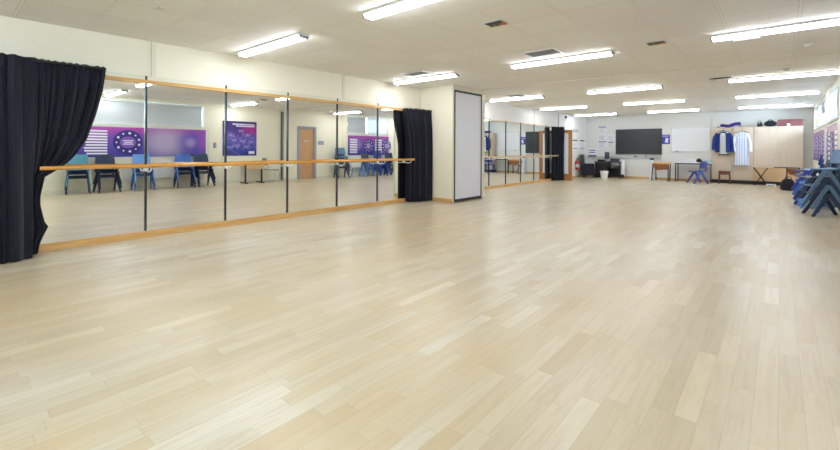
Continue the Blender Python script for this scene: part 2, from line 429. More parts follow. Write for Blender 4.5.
# ------------------------------------------------------------------ barres
def barre(y0, y1, x, z, xw, ys, r, mat, label):
    t = thing('ballet_barre', label, 'barre', (x, y0, 0))
    L = y1-y0; n = 24
    MB().tube([(0, L*i/n, z+.004*math.sin(i*1.3)) for i in range(n+1)], r, 14).build('rail', mat, t, True)
    for yy in ys:
        q = yy-y0; m = MB(); dx = xw-x
        m.tube([(dx+.006, q, z-.055), (dx+.06, q, z-.08), (-.05, q, z-.08), (-.012, q, z-.062), (0, q, z-.02)], .009, 8)
        m.disc((dx+.006, q, z-.055), .03, 'x', .008)
        m.build('bracket', M['whitemetal'], t, True)
    return t
barre(.74, 7.2, -6.42, 1.0, XM+.014, [p for p in POST if p > .9]+[7.1], .024, M['barre'], 'long varnished wooden ballet barre in front of the near mirrors')
barre(10.2, 16.1, -6.62, 1.0, XF+.014, FP[0:5]+[16.05], .022, M['barre_pale'], 'pale wooden ballet barre in front of the far mirrors')

# ------------------------------------------------------------------ curtains
def interp(tab, v):
    for (a, p), (b, q) in zip(tab, tab[1:]):
        if a <= v <= b: return p+(q-p)*(v-a)/(b-a)
    return tab[0][1] if v < tab[0][0] else tab[-1][1]
def curtain(label, ztop, yl, yr, xc, amp, nf, zbot, seed, bulge=None, rail=None, split=None, diag=None):
    t = thing('curtain', label, 'curtain', (0, 0, 0))
    rnd = random.Random(seed); ph = [rnd.uniform(0, 6.28) for _ in range(6)]
    NU, NV = nf*14, 46; y0c = split[0] if split else 0
    def f(u, v):
        z = zbot+(ztop-zbot)*v
        uu = u+.012*math.sin(u*23+ph[0])+.008*math.sin(u*41+ph[1])
        a, b = interp(yl, z), interp(yr, z)
        w = 2*PI*nf*uu
        g = min(1.0, .35+(ztop-z)*1.6)
        d = (math.sin(w)+.35*math.sin(w*2+ph[2])+.5*math.sin(w*.43+ph[3]))*amp*g
        if ztop-z < .09: d = d*.5+.006*math.sin(w*3.1+ph[4])
        if split: base = a+(split[1]-a)*u/split[0] if u < split[0] else split[1]+(b-split[1])*(u-split[0])/(1-split[0])
        else: base = a+(b-a)*u
        yy = base+amp*.35*g*math.sin(w*2+ph[5])*min(1, 6*u*(1-u))
        if diag:
            k = min(1, max(0, (z-1.25)/.9)); k = k*k*(3-2*k)
            n = len(diag[0])-1; i = min(int(u*n), n-1); q = u*n-i
            q = q*q*(3-2*q)*.5+q*.5
            P = [(diag[0][j][0]*(1-k)+diag[1][j][0]*k, diag[0][j][1]*(1-k)+diag[1][j][1]*k) for j in (i, i+1)]
            tx, ty = P[1][0]-P[0][0], P[1][1]-P[0][1]; L = math.hypot(tx, ty)
            return P[0][0]+tx*q-ty/L*d*-.8, P[0][1]+ty*q-tx/L*d*.8, z+(.006*math.sin(w) if v == 1 else 0)
        return (interp(xc, z) if not bulge else bulge(u, z))+d, yy, z + (.01*math.sin(w*.5+ph[4]) if v == 0 else 0)+(.006*math.sin(w) if v == 1 else 0)
    MB().slab(f, NU, NV, .006).build('drape', M['curtain'], t, True)
    if rail:
        MB().tube(rail, .014, 10).build('rail', M['blackmetal'], t, True)
    return t
def nb(u, z):
    # the main fall stands proud of the barre; the drawn-back right part slips behind it
    back = -6.545; front = -6.45+.22*max(0, min(1, (2.1-z)/1.6))
    k = max(0, min(1, (u-.58)/.12))
    return front+(back-front)*k
yr_tab = [(0, .74), (.12, .755), (.24, .80), (.30, .835), (.36, .80), (.62, .75), (.9, .80), (1.0, .95), (1.12, 1.06), (1.34, 1.19), (1.65, 1.28), (1.97, 1.35), (2.28, 1.385)]
curtain('big black curtain drawn back behind the end of the near barre', 2.275, [(0, -1.0), (2.3, -1.0)], yr_tab, None, .030, 26, .012, 3, nb, [(-6.5, -1.1, 2.25), (-6.5, 1.36, 2.25)], (.62, .66))
curtain('black curtain hanging against the cream side of the white housing panel', 2.175, [(0, 0)], [(0, 1)], None, .026, 9, .015, 5, None, [(-6.60, 7.0, 2.15), (-6.46, 6.96, 2.15), (-6.36, 7.25, 2.15), (-6.33, 7.72, 2.15)], None,
        ([(-6.62, 7.15), (-6.49, 7.13), (-6.36, 7.36), (-6.30, 7.71)], [(-6.60, 7.02), (-6.46, 6.96), (-6.36, 7.25), (-6.33, 7.71)]))
curtain('black curtain at the far end of the mirrors beside the open door', 2.14, [(0, 15.86), (2.2, 15.8)], [(0, 16.14), (2.2, 16.17)], None, .035, 6, .02, 8, None, [(-6.83, 15.8, 2.115), (-6.47, 16.17, 2.115)], None, ([(-6.82, 15.84), (-6.70, 15.86), (-6.58, 16.02), (-6.47, 16.17)], [(-6.82, 15.8), (-6.68, 15.82), (-6.56, 16.0), (-6.45, 16.16)]))

# ------------------------------------------------------------------ sliding partition leaf in its housing
t = thing('partition_panel', 'tall white folding partition leaf with black edging in the wall housing', 'partition', (PX, P0, 0))
MB().box(.002, .022, .05, 1.17, .07, 2.58).build('leaf', M['panel'], t)
f = MB().box(.001, .034, .03, .06, .02, 2.62).box(.001, .034, 1.16, 1.19, .02, 2.62).box(.001, .034, .03, 1.19, 2.575, 2.62).box(.001, .034, .03, 1.19, .015, .075)
f.build('frame', M['black'], t)
# receiving jamb on the right wall
t = thing('partition_jamb', 'slim grey upright partition jamb fixed on the wall before the oak door', 'jamb', (XN, 8.60, 0))
MB().box(-.05, -.001, -.045, .045, .0, 2.65).build('post', M['slate'], t); MB().box(-.062, -.05, -.02, .02, .0, 2.65).build('seal', M['grey'], t)

# ------------------------------------------------------------------ ceiling lights
def ceiling_light():
    t = thing('ceiling_light', 'x', 'ceiling light', (0, 0, ZC), 0, 'ceiling strip lights')
    MB().box(-.845, .845, -.08, .08, -.028, -.001).build('housing', M['whitemetal'], t, bevel=.004)
    MB().prism([(-.07, -.028), (-.055, -.062), (.055, -.062), (.07, -.028)], 'x', -.825, .825).build('diffuser', M['tube'], t)
    for s in (-1, 1):
        MB().prism([(-.073, -.026), (-.058, -.066), (.058, -.066), (.073, -.026)], 'x', s*.826, s*.85).build('end_cap', M['grey'], t)
    return t
LY = [-.55, 3.08, 6.61, 10.87, 14.36, 17.9]  # first row is unseen, added to brighten the near floor
LXR = [(-5.5, -2.6, .27), (-5.52, -2.6, .27), (-5.62, -2.74, .16), (-5.77, -2.89, .02), (-5.76, -2.95, -.09), (-5.82, -3.03, -.23)]
rows = ['above and behind the camera', 'in the row nearest the camera', 'in the row before the ceiling track', 'in the row just past the ceiling track', 'in the second row past the ceiling track', 'in the row closest to the far wall']
cols = ['on the mirror side', 'in the middle column', 'on the window side']
L0 = None
for j, yy in enumerate(LY):
    for i, xx in enumerate(LXR[j]):
        lab = 'lit strip light %s, %s' % (cols[i], rows[j])
        if L0 is None: L0 = ceiling_light(); L0['label'] = lab; L0.location = (xx, yy, ZC)
        else: dup(L0, lab, (xx, yy, ZC))
        
# emergency module under the window-side light
tag(MB().box(-.13, .13, -.045, .045, -.05, 0).build('emergency_module', M['white'], None, bevel=.004, loc=(-.32, 6.62, ZC-.063)), 'small white emergency module under the window-side strip light', 'emergency light')

# ------------------------------------------------------------------ ceiling fittings
def grille(x, y, w, d, label, n=8):
    t = thing('ceiling_grille', label, 'vent', (x, y, ZC), 0, 'ceiling air grilles')
    f = MB(); e = .045
    f.box(-w/2, w/2, -d/2, -d/2+e, -.014, -.001).box(-w/2, w/2, d/2-e, d/2, -.014, -.001).box(-w/2, -w/2+e, -d/2+e, d/2-e, -.014, -.001).box(w/2-e, w/2, -d/2+e, d/2-e, -.014, -.001)
    f.build('frame', M['whitemetal'], t)
    MB().box(-w/2+e, w/2-e, -d/2+e, d/2-e, -.004, -.001).build('backing', M['print_grey'], t)
    s = MB()
    for k in range(n):
        c = -d/2+e+(d-2*e)*(k+.5)/n; s.box(-w/2+e, w/2-e, c-.006, c+.004, -.012, -.005)
    s.build('slats', M['grey'], t)
    return t
grille(-5.42, 6.14, .55, .34, 'dark air grille in the ceiling beside the light over the near mirrors')
grille(-2.76, 6.05, .55, .42, 'white framed slatted air grille behind the middle light level with the housing panel')
grille(-5.52, 10.42, .55, .34, 'small dark air grille above the far mirrors past the ceiling track')
def diffuser(x, y, rz, label):
    t = thing('ceiling_sensor_plate', label, 'vent', (x, y, ZC), rz, 'square dark plates in the ceiling')
    MB().box(-.12, .12, -.10, .10, -.008, -.001).build('surround', M['whitemetal'], t)
    MB().box(-.105, .105, -.085, .085, -.012, -.0085).build('plate', M['slate'], t)
    MB().prism([(-.01, .08), (.10, .08), (.10, -.03)], 'z', -.016, -.0125).build('label_patch', M['orange'], t)
    MB().prism([(-.09, .08), (-.02, .08), (-.03, .0)], 'z', -.016, -.0125).build('label_patch', M['green'], t)
    return t
diffuser(-2.54, 4.29, 0, 'dark square ceiling plate with an orange corner, nearer the camera')
diffuser(-1.3, 6.5, 0, 'dark square ceiling plate with an orange corner, near the window-side light')
def detector(x, y, label):
    t = thing('smoke_detector', label, 'smoke detector', (x, y, ZC), 0, 'smoke detectors')
    MB().disc((0,0,-.012), .055, 'z', .022).build('base', M['white'], t, True)
    MB().loft([[(r*math.cos(a), r*math.sin(a), z) for a in [2*PI*k/20 for k in range(20)]] for r, z in ((.042, -.023), (.042, -.04), (.03, -.05))]).build('head', M['white'], t, True)
detector(.30, 7.9, 'white round smoke detector just before the ceiling track on the window side')
detector(.08, 10.05, 'white round smoke detector just past the ceiling track on the window side')
t = thing('ceiling_sensor', 'white ceiling sensor with a dark bar past the ceiling track', 'sensor', (-1.05, 10.5, ZC))
MB().box(-.06, .3, -.03, .03, -.02, -.001).build('bar', M['slate'], t); MB().ball((0, 0, -.04), .04, .04, .03).build('dome', M['white'], t, True)
tag(MB().box(-.06, .06, -.025, .025, -.012, -.001).build('sprinkler_plate', M['trimwhite'], None, loc=(-5.0, 1.53, ZC)), 'tiny cream plate on the ceiling above the near curtain', 'ceiling plate')

# ------------------------------------------------------------------ school chairs
def chair(mat, label, group, under=None):
    # faces -x, origin on the floor under the seat
    under = under or mat
    t = thing('school_chair', label, 'chair', (0, 0, 0), 0, group)
    def seat(u, v):
        x = -.21+.40*u; y = -.19+.38*v
        z = .452-.018*math.sin(PI*u)*math.sin(PI*v)-.035*max(0, .14-u)/.14*.9+.02*max(0, u-.85)/.15
        return (x, y, z)
    MB().slab(seat, 12, 8, .012).build('seat', mat, t, True)
    def back(u, v):
        z = .555+.265*v; y = (-.23+.46*u)*(1-.10*v*v)
        x = .205+.055*v+.03*(1-(2*u-1)**2)-.0
        return (x, y, z)
    MB().slab(back, 10, 8, .014).build('backrest', mat, t, True)
    for s in (-1, 1):
        ap = (.02, s*.205, .435)
        MB().bar(ap, (-.225, s*.245, .0), (.036, .076), (.03, .054)).build('leg', under, t, bevel=.006)
        MB().bar((ap[0]+.02, ap[1], ap[2]), (.27, s*.245, .0), (.036, .076), (.03, .054)).build('leg', under, t, bevel=.006)
        m = MB(); m.bar((-.2, s*.2, .437), (.2, s*.2, .447), (.028, .03)); m.bar((.19, s*.2, .44), (.255, s*.188, .60), (.028, .04), (.024, .03))
        m.build('side_rail', under, t, bevel=.005)
    return t
PROT = {}
def place_chair(mk, x, y, z, rz, label, group, uk=None):
    key = (mk, uk)
    if key not in PROT:
        PROT[key] = c = chair(M['c_'+mk], label, group, M['c_'+uk] if uk else None)
        c.location = (x, y, z); c.rotation_euler.z = rz; return c
    return dup(PROT[key], label, (x, y, z), rz, group)
PITCH = .112
def stack(x, y, rz, mats, where, group, PITCH=PITCH):
    n = len(mats); rnd = random.Random(int(y*100))
    for i, mk in enumerate(mats):
        mk, uk = mk if isinstance(mk, tuple) else (mk, None)
        cn = {'navy': 'navy', 'slate': 'slate blue', 'royal': 'royal blue', 'light': 'light blue', 'mid': 'mid blue', 'teal': 'teal', 'violet': 'violet blue', 'grey': 'grey'}[mk]
        pos = 'only' if n == 1 else 'bottom' if i == 0 else 'top' if i == n-1 else names[i]+' from floor'
        a = rz; dx, dy = -.014*i*math.cos(a), -.014*i*math.sin(a)
        place_chair(mk, x+dx, y+dy+rnd.uniform(-.006, .006), PITCH*i, a, '%s plastic chair, %s in the stack %s' % (cn, pos, where), group, uk)
G1 = 'school chairs stacked under the purple display board'
stack(.80, 2.38, .12, ['navy', 'navy', 'teal'], 'beside the near curtain in the mirror', G1)
stack(.80, 3.03, -.08, ['navy', 'navy', 'navy'], 'below the white list strips', G1)
stack(.79, 3.88, .05, ['mid', 'navy', 'light'], 'below the right of the ring emblem', G1)
stack(.78, 5.0, .10, ['navy', 'navy', 'mid'], 'below the blurred lilac print', G1)
stack(.80, 5.58, -.06, ['navy', 'navy', 'navy'], 'before the dark purple poster', G1)
G2 = 'stacked school chairs along the window wall'
stack(.63, 11.06, .24, ['navy', ('slate', 'slate'), 'navy', ('slate', 'slate')], 'nearest at the window wall', G2, .15)  # slate between navy paints in the light on the upper edges
stack(.56, 12.42, .04, ['light', 'light', 'navy'], 'second along the window wall', G2)
stack(.50, 13.2, -.05, ['royal', 'royal', 'mid', 'royal'], 'third along the window wall', G2)
stack(.54, 13.95, .03, ['navy', 'slate', 'navy'], 'fourth along the window wall', G2)
place_chair('violet', -2.36, 18.66, 0, .6, 'single violet blue plastic chair at the grey table on the far wall', None)

# white folded table leaning behind the stacks
t = thing('folded_table', 'off-white table top standing on edge between the chair stacks and window wall', 'table', (.60, 11.82, 0))
MB().box(-.012, .012, -.27, .27, .42, .95).build('top', M['white'], t, bevel=.004)
for s in (-1, 1): MB().bar((0, s*.2, .42), (0, s*.25, 0), (.03, .03)).build('leg', M['c_light'], t)

# ------------------------------------------------------------------ radiators
def radiator(y0, y1, label, XR=XR):
    t = thing('radiator', label, 'radiator', (XR, y0, .30), 0, 'white wall radiators')
    m = MB(); n = int((y1-y0)/.055)
    for k in range(n):
        c = (y1-y0)*(k+.5)/n; m.box(-.10, -.03, c-.018, c+.018, .02, .52)
    m.box(-.085, -.045, 0, y1-y0, .0, .54); m.build('fins', M['whitemetal'], t, bevel=.004)
    MB().box(-.04, -.001, .1, .16, .1, .45).box(-.04, -.001, y1-y0-.16, y1-y0-.1, .1, .45).build('wall_bracket', M['whitemetal'], t)
    MB().tube([(-.065, y1-y0-.03, .02), (-.065, y1-y0+.05, -.05), (-.065, y1-y0+.05, -.3)], .009, 8).build('pipe', M['whitemetal'], t, True)
radiator(3.48, 5.0, 'white finned radiator below the ring emblem board', XN)
radiator(12.0, 13.4, 'white finned radiator behind the far chair stacks')

# ------------------------------------------------------------------ display boards
def mat_board(name, stops, blobs=()):
    t = NT(name); o, x, y, z = t.xyz()
    g = t.math('ADD', t.math('MULTIPLY', z, 1.0), t.math('MULTIPLY', t.noise(o, 1.6, 2.0), .25))
    c = t.ramp(g, stops)
    for (cy, cz, ry, rz, col, soft) in blobs: c = t.mix(t.math('MULTIPLY', t.spot(y, z, cy, cz, ry, rz, soft), .75), c, col)
    return t.pbr(c, .35, 0, .4, None, **{'Coat Weight': .6, 'Coat Roughness': .12})
PUR = [(.12, srgb(58, 58, 160)), (.4, srgb(86, 68, 172)), (.75, srgb(124, 72, 178)), (1.0, srgb(170, 66, 164))]
def frame4(w, h, e, d):
    m = MB()
    m.box(-d, 0, -e, w+e, -e, 0).box(-d, 0, -e, w+e, h, h+e).box(-d, 0, -e, 0, 0, h).box(-d, 0, w, w+e, 0, h); return m
ZB, HB = .965, .87
X0B = XR-.002
t = thing('display_board', 'purple display board with white list strips and dark ring emblem above chairs', 'display board', (XN-.002, 2.05, ZB), 0, 'purple display boards')
WB = 1.99
MB().box(-.016, 0, 0, WB, 0, HB).build('print', mat_board('purple_board_print', PUR), t)
frame4(WB, HB, .03, .022).build('frame', M['whitemetal'], t)
rnd = random.Random(2)
for k in range(9):
    z = .08+k*.08; a = .20+.05*rnd.random()*0; a = .28-.03*(k % 3)-.02*(k % 2)
    MB().box(-.020, -.016, a+.3, 1.05, z, z+.045).build('list_strip', M['print_white'], t)
cy, cz = 1.55, .43
MB().disc((-.018, cy, cz), .36, 'x', .004, 36, .37).build('emblem_disc', M['print_navy'], t)
MB().disc((-.021, cy, cz), .17, 'x', .003, 30, .20).build('emblem_centre', M['print_violet'], t)
m = MB()
for k in range(11):
    a = 2*PI*k/11+.3; m.disc((-.0215, cy+.285*math.cos(a), cz+.27*math.sin(a)), .026 if k % 2 else .038, 'x', .003, 5)
m.build('emblem_icons', M['print_white'], t)
m = MB()
for k in range(3):
    m.box(-.0245, -.0228, cy-.13+.03*(k % 2), cy+.13-.03*(k % 2), cz-.065+.05*k, cz-.04+.05*k)
m.build('emblem_lettering', M['print_white'], t)
t = thing('display_board', 'purple display board with soft blurred lilac print below the end of blind', 'display board', (XN-.002, 4.09, ZB), 0, 'purple display boards')
WB2 = 1.70
MB().box(-.016, 0, 0, WB2, 0, HB).build('print', mat_board('blurred_lilac_print', PUR, [(.50, .42, .56, .40, srgb(206, 194, 220), .75), (1.25, .46, .36, .34, srgb(92, 78, 186), .7), (1.22, .44, .14, .13, srgb(176, 160, 208), .8), (1.62, .5, .16, .3, srgb(160, 84, 184), .8)]), t)
frame4(WB2, HB, .03, .022).build('frame', M['whitemetal'], t)
MB().box(-.018, 0, WB2+.03, WB2+.12, -.03, HB+.03).build('side_board', M['trimwhite'], t)
tag(MB().box(-.03, 0, -.05, .05, -.09, .09).build('wall_switch', M['grey'], None, bevel=.005, loc=(XN-.002, 6.08, 1.33)), 'grey switch box on wall beside the display board end', 'switch')

# poster
def mat_poster():
    t = NT('purple_map_print'); o, x, y, z = t.xyz()
    g = t.math('ADD', t.math('MULTIPLY', z, .72), t.math('MULTIPLY', t.noise(t.comb(0.0, y, t.math('MULTIPLY', z, 2.4)), 2.6, 4.0), .45))
    c = t.ramp(g, [(.12, srgb(26, 34, 96)), (.38, srgb(52, 62, 158)), (.62, srgb(96, 84, 176)), (.82, srgb(78, 48, 136)), (1.0, srgb(60, 40, 110))])
    c = t.mix(t.math('MULTIPLY', t.spot(y, z, 1.05, .93, .36, .16, .6), .8), c, srgb(168, 40, 140))
    v = t.n('ShaderNodeTexNoise'); v.inputs['Scale'].default_value = 9.0; v.inputs['Detail'].default_value = 3.0
    t.put(v.inputs['Vector'], t.comb(0.0, y, t.math('MULTIPLY', z, 1.8)))
    band = t.math('MULTIPLY', t.step(v.outputs[0], .52, .62), t.math('MULTIPLY', t.step(z, .14, .3), t.step(z, .92, .75)))
    c = t.mix(t.math('MULTIPLY', band, .6), c, srgb(150, 144, 214))
    return t.pbr(c, .3, 0, .4)
t = thing('poster', 'large dark purple poster with white heading on the wall before the oak door', 'poster', (XN-.002, 6.35, .97))
MB().box(-.012, 0, 0, 1.22, 0, 1.22).build('sheet', mat_poster(), t)
m = MB(); rnd = random.Random(4)
def words(m, y0, y1, z0, z1, lo, hi, gap, x=-.0135):
    y = y0
    while y < y1:
        w = rnd.uniform(lo, hi); m.box(x-.0015, x+.0005, y, min(y+w, y1), z0, z1); y += w+gap
words(m, .34, 1.14, 1.09, 1.135, .03, .06, .014); words(m, .46, 1.14, 1.03, 1.07, .03, .06, .014)
m.build('heading', M['print_white'], t)
MB().box(-.015, -.012, .92, 1.14, .06, .16).build('logo_box', M['print_white'], t)
m = MB()
for k in range(9):
    yy, zz = [(.55, .88), (.2, .72), (.8, .74), (.3, .55), (.62, .52), (.92, .5), (.42, .36), (.75, .33), (.2, .3)][k]
    words(m, yy, yy+.2, zz, zz+.03, .03, .05, .012); words(m, yy+.02, yy+.17, zz-.045, zz-.015, .03, .05, .012)
m.build('caption', M['print_lilac'], t)
m = MB(); m.tube([(-.012, .03, .42), (-.012, .2, .26), (-.012, .42, .12), (-.012, .62, .02)], .006, 6)
m.build('curved_line', M['print_lilac'], t)

# far boards
for (y0, w, lab) in ((11.56, 2.49, 'purple display board with emblem discs behind the chair stacks'), (14.64, 4.74, 'long purple display board under the last high window')):
    t = thing('display_board', lab, 'display board', (X0B, y0, ZB-.02), 0, 'purple display boards')
    MB().box(-.016, 0, 0, w, 0, HB).build('print', mat_board('purple_board_print', PUR, [(.45, .45, .32, .26, srgb(150, 130, 200), .3), (2.2, .42, .3, .3, srgb(160, 120, 200), .5)]), t)
    frame4(w, HB, .03, .022).build('frame', M['whitemetal'], t)
    for q in ([1.2, 2.35] if w < 3 else [.9, 2.4, 3.7]):
        MB().disc((-.018, q, .42), .30, 'x', .004, 30).build('emblem_disc', M['print_navy'], t)
        MB().disc((-.021, q, .42), .13, 'x', .003, 24).build('emblem_centre', M['print_lilac'], t)
        m = MB()
        for k in range(9):
            a = 2*PI*k/9; m.disc((-.0215, q+.22*math.cos(a), .42+.22*math.sin(a)), .03, 'x', .003, 7)
        m.build('emblem_icons', M['print_white'], t)
    for q in ([.12, 1.62] if w < 3 else [.1, 1.45, 2.95, 4.2]):
        m = MB()
        for k in range(6): m.box(-.019, -.016, q, q+.42, .10+k*.11, .17+k*.11)
        m.build('list_strip', M['print_white'] if w < 3 else M['print_lilac'], t)

# ------------------------------------------------------------------ oak door on the right wall
d = MB().box(XN+.03, XN+.075, DR[0]+.05, DR[1]-.05, .006, DR[2]-.05).build('door_1', M['oak']); struct(d)
m = MB(); e = .055
m.box(XN-.02, XN+.12, DR[0], DR[0]+e, 0, DR[2]).box(XN-.02, XN+.12, DR[1]-e, DR[1], 0, DR[2]).box(XN-.02, XN+.12, DR[0], DR[1], DR[2]-e, DR[2])
m.box(XN-.02, XN-.001, DR[0]-.05, DR[0], 0, DR[2]+.05).box(XN-.02, XN-.001, DR[1], DR[1]+.05, 0, DR[2]+.05).box(XN-.02, XN-.001, DR[0], DR[1], DR[2], DR[2]+.05)
m.build('door_frame', M['greyframe'], d)
m = MB(); m.disc((XN+.026, DR[1]-.12, 1.0), .026, 'x', .008); m.tube([(XN+.026, DR[1]-.12, 1.0), (XN-.015, DR[1]-.12, 1.0), (XN-.02, DR[1]-.24, 1.0)], .009, 8)
m.build('door_handle', M['chrome'], d, True)
MB().box(XN+.027, XN+.029, 9.61, 9.84, 1.52, 1.57).build('door_notice', M['alu'], d)
t = thing('wall_sign', 'blue grey sign plate on the wall just past the oak door', 'sign', (XN-.002, 10.28, 1.40))
MB().box(-.012, 0, 0, .25, 0, .15).build('plate', plain('blue_grey_sign', srgb(120, 136, 172), .4), t)
m = MB(); words(m, .03, .22, .09, .115, .03, .05, .01, -.013); words(m, .04, .2, .04, .065, .03, .05, .01, -.013); m.build('lettering', M['print_white'], t)

# table and chair under the poster
t = thing('desk', 'small desk with tan front panel and black feet below the dark purple poster', 'desk', (.90, 7.27, 0))
MB().box(-.27, .27, -.36, .36, .70, .722).build('top', M['trimwhite'], t, bevel=.004)
MB().box(-.25, -.235, -.34, .34, .50, .69).build('front_panel', M['cabinet_tan'], t)
for s in (-1, 1):
    MB().bar((-.1, s*.3, .70), (-.1, s*.3, .03), (.05, .035)).build('leg', M['blackmetal'], t)
    MB().box(-.26, .26, s*.3-.03, s*.3+.03, 0, .035).build('foot', M['black'], t, bevel=.006)
t = thing('cantilever_chair', 'grey plastic chair with bent chrome legs beside the tan fronted desk', 'chair', (.91, 8.02, 0), -PI/2+.12)
MB().slab(lambda u, v: (-.21+.42*u, -.2+.4*v, .45-.012*math.sin(PI*u)+.02*(u > .95)), 10, 8, .014).build('seat', M['c_grey'], t, True)
MB().slab(lambda u, v: (.23+.05*v+.02*(1-(2*u-1)**2), -.19+.38*u, .62+.26*v), 10, 8, .014).build('backrest', M['c_grey'], t, True)
for s in (-1, 1):
    MB().tube([(.26, s*.17, .66), (.2, s*.18, .45), (-.1, s*.18, .43), (-.2, s*.19, .40), (-.22, s*.2, .2), (-.2, s*.2, .02), (.22, s*.2, .014)], .011, 8).build('leg', M['chrome'], t, True)

# ------------------------------------------------------------------ far end: open door at the left
d = thing('door_leaf', 'honey oak door standing open beside the far black curtain', 'door', (XG, DY0-.06, 0))
w = .70
m = MB().box(.01, .12, -.045, 0, .01, 2.02).box(w-.14, w, -.045, 0, .01, 2.02).box(.12, w-.14, -.045, 0, 1.9, 2.02).box(.12, w-.14, -.045, 0, .01, .28)
m.build('stiles', M['oak_dark'], d)
MB().box(.121, w-.141, -.028, -.018, .281, 1.899).build('glazing', M['panel'], d)
MB().tube([(w-.06, -.045, 1.0), (w-.06, -.09, 1.0), (w-.17, -.09, 1.0)], .01, 8).build('handle', M['chrome'], d, True)
m = MB().box(XG-.12, XG+.015, DY0-.05, DY0, 0, DZ+.05).box(XG-.12, XG+.015, DY1, DY1+.05, 0, DZ+.05).box(XG-.12, XG+.015, DY0, DY1, DZ, DZ+.05)
struct(m.build('trim_12', M['oak_dark']))

# wall fittings, far left
XL0 = XG+.002
def sheet_x(y, z, w, h, label, body, head=None, lines=4, group='notices by the fire extinguisher'):
    t = thing('notice', label, 'notice', (XL0, y, z), 0, group)
    MB().box(0, .004, 0, w, 0, h).build('sheet', body, t)
    if head: MB().box(.004, .0055, 0, w, h-.06, h).build('header', head, t)
    m = MB()
    for k in range(lines):
        zz = h*.15+(h*.6)*k/max(1, lines); m.box(.004, .0052, .05, w-.05-(k % 2)*.05, zz, zz+.012)
    m.build('print_lines', M['print_grey'], t)
    MB().box(.004, .0055, 0, w, 0, .025).build('lower_edge', head or M['print_grey'], t)
sheet_x(18.17, 1.28, .56, .40, 'white framed notice above the fire extinguisher, nearer the door', M['paper'], M['slate'])
sheet_x(19.02, 1.28, .60, .40, 'white framed notice beside the far corner of the mirror-side wall', M['paper'], M['slate'])
t = thing('wall_sign', 'small grey sign plate high above the two white notices', 'sign', (XL0, 18.2, 2.02)); MB().box(0, .01, 0, .55, 0, .11).build('plate', M['grey'], t)
m = MB(); rnd = random.Random(5)
yy = .04
while yy < .48: m.box(.01, .0115, yy, yy+.04, .035, .075); yy += .06
m.build('lettering', M['print_white'], t)
t = thing('fire_extinguisher', 'red fire extinguisher mounted on the wall below the notices', 'fire extinguisher', (XG+.09, 18.5, .34))
rings = [[(r*math.cos(a), r*math.sin(a), z) for a in [2*PI*k/18 for k in range(18)]] for r, z in ((.06, 0), (.078, .015), (.08, .03), (.08, .34), (.07, .38), (.03, .42), (.025, .44))]
MB().loft(rings).build('cylinder', M['red'], t, True)
MB().loft([[(.0815*math.cos(a), .0815*math.sin(a), z) for a in [2*PI*k/18 for k in range(18)]] for z in (.12, .26)], False).build('label_band', M['print_white'], t, True)
m = MB(); m.tube([(0, 0, .44), (0, 0, .48)], .02, 10); m.bar((0, -.02, .48), (.0, .12, .50), (.02, .015), side=(1,0,0)); m.bar((0, -.02, .505), (.0, .12, .54), (.02, .012), side=(1,0,0)); m.build('valve_handle', M['black'], t)
MB().tube([(.02, -.02, .46), (.06, -.08, .40), (.07, -.09, .25), (.05, -.085, .12)], .01, 8).build('hose', M['black'], t, True)
MB().box(-.088, -.079, -.03, .03, .15, .4).build('wall_bracket', M['black'], t)
t = thing('motion_sensor', 'dark motion sensor high on the wall above the open door', 'sensor', (XL0, 17.35, 2.56))
MB().box(0, .05, -.05, .05, 0, .11).build('body', M['black'], t, bevel=.008); MB().ball((.05, 0, .04), .02, .03, .03).build('lens', M['slate'], t, True)
tag(MB().tube([(0, 0, 0), (0, 0, .52)], .012, 8).build('conduit', M['grey'], None, True, loc=(XG+.014, 16.6, 2.2)), 'thin grey conduit running down the wall above the far curtain', 'conduit')
tag(MB().box(0, .03, -.04, .04, 0, .5).build('wall_trunking', M['trimwhite'], None, loc=(XL0, 14.4, 2.22)), 'short pale vertical trunking above the far mirrors', 'trunking')

# ------------------------------------------------------------------ far end: teacher's corner
t = thing('armchair', 'dark upholstered high backed chair in the far corner', 'chair', (-6.46, 19.0, 0), .2)
MB().box(-.2, .26, -.25, .25, .10, .45).build('seat', M['dark_cloth'], t, bevel=.04)
MB().slab(lambda u, v: (-.22-.06*v-.03*(1-(2*u-1)**2), (-.27+.54*u)*(1-.15*v*v), .10+.92*v), 8, 8, .10).build('backrest', M['slate_cloth'], t, True)
for sy in (-1, 1):
    MB().box(-.2, .2, sy*.29-.03, sy*.29+.03, .12, .62).build('arm', M['dark_cloth'], t, bevel=.02)
    for sx in (-.18, .22): MB().box(sx-.02, sx+.02, sy*.22-.02, sy*.22+.02, 0, .10).build('leg', M['black'], t)
t = thing('teacher_desk', 'black teacher desk with drawers beside the far corner', 'desk', (-6.26, 19.45, 0))
MB().box(0, 1.08, -.34, .34, .68, .72).build('top', M['slate'], t, bevel=.004)
MB().box(.02, .52, -.32, .32, .01, .675).build('pedestal', M['blackmetal'], t, bevel=.004)
for k in range(3): MB().box(.035, .505, -.336, -.322, .04+.21*k, .23+.21*k).build('drawer', M['black'], t)
MB().box(.53, 1.05, -.3, .3, .47, .52).build('shelf', M['black'], t)
for b_ in (-.32, .32): MB().box(1.03, 1.07, b_-.015, b_+.015, 0, .68).build('leg', M['blackmetal'], t)
MB().box(.54, 1.02, .32, .335, .03, .42).build('modesty_panel', M['blackmetal'], t)
t = thing('monitor', 'grey desktop monitor turned sideways on the black teacher desk', 'monitor', (-5.84, 19.52, .72), .7)
MB().box(-.02, .02, -.20, .20, .12, .42).build('screen', M['slate'], t, bevel=.006); MB().box(.02, .026, -.185, .185, .135, .405).build('display', M['screen'], t)
MB().tube([(0, 0, .02), (0, 0, .2)], .02, 8).build('stand', M['grey'], t, True); MB().disc((0, 0, .01), .1, 'z', .02).build('base', M['grey'], t)
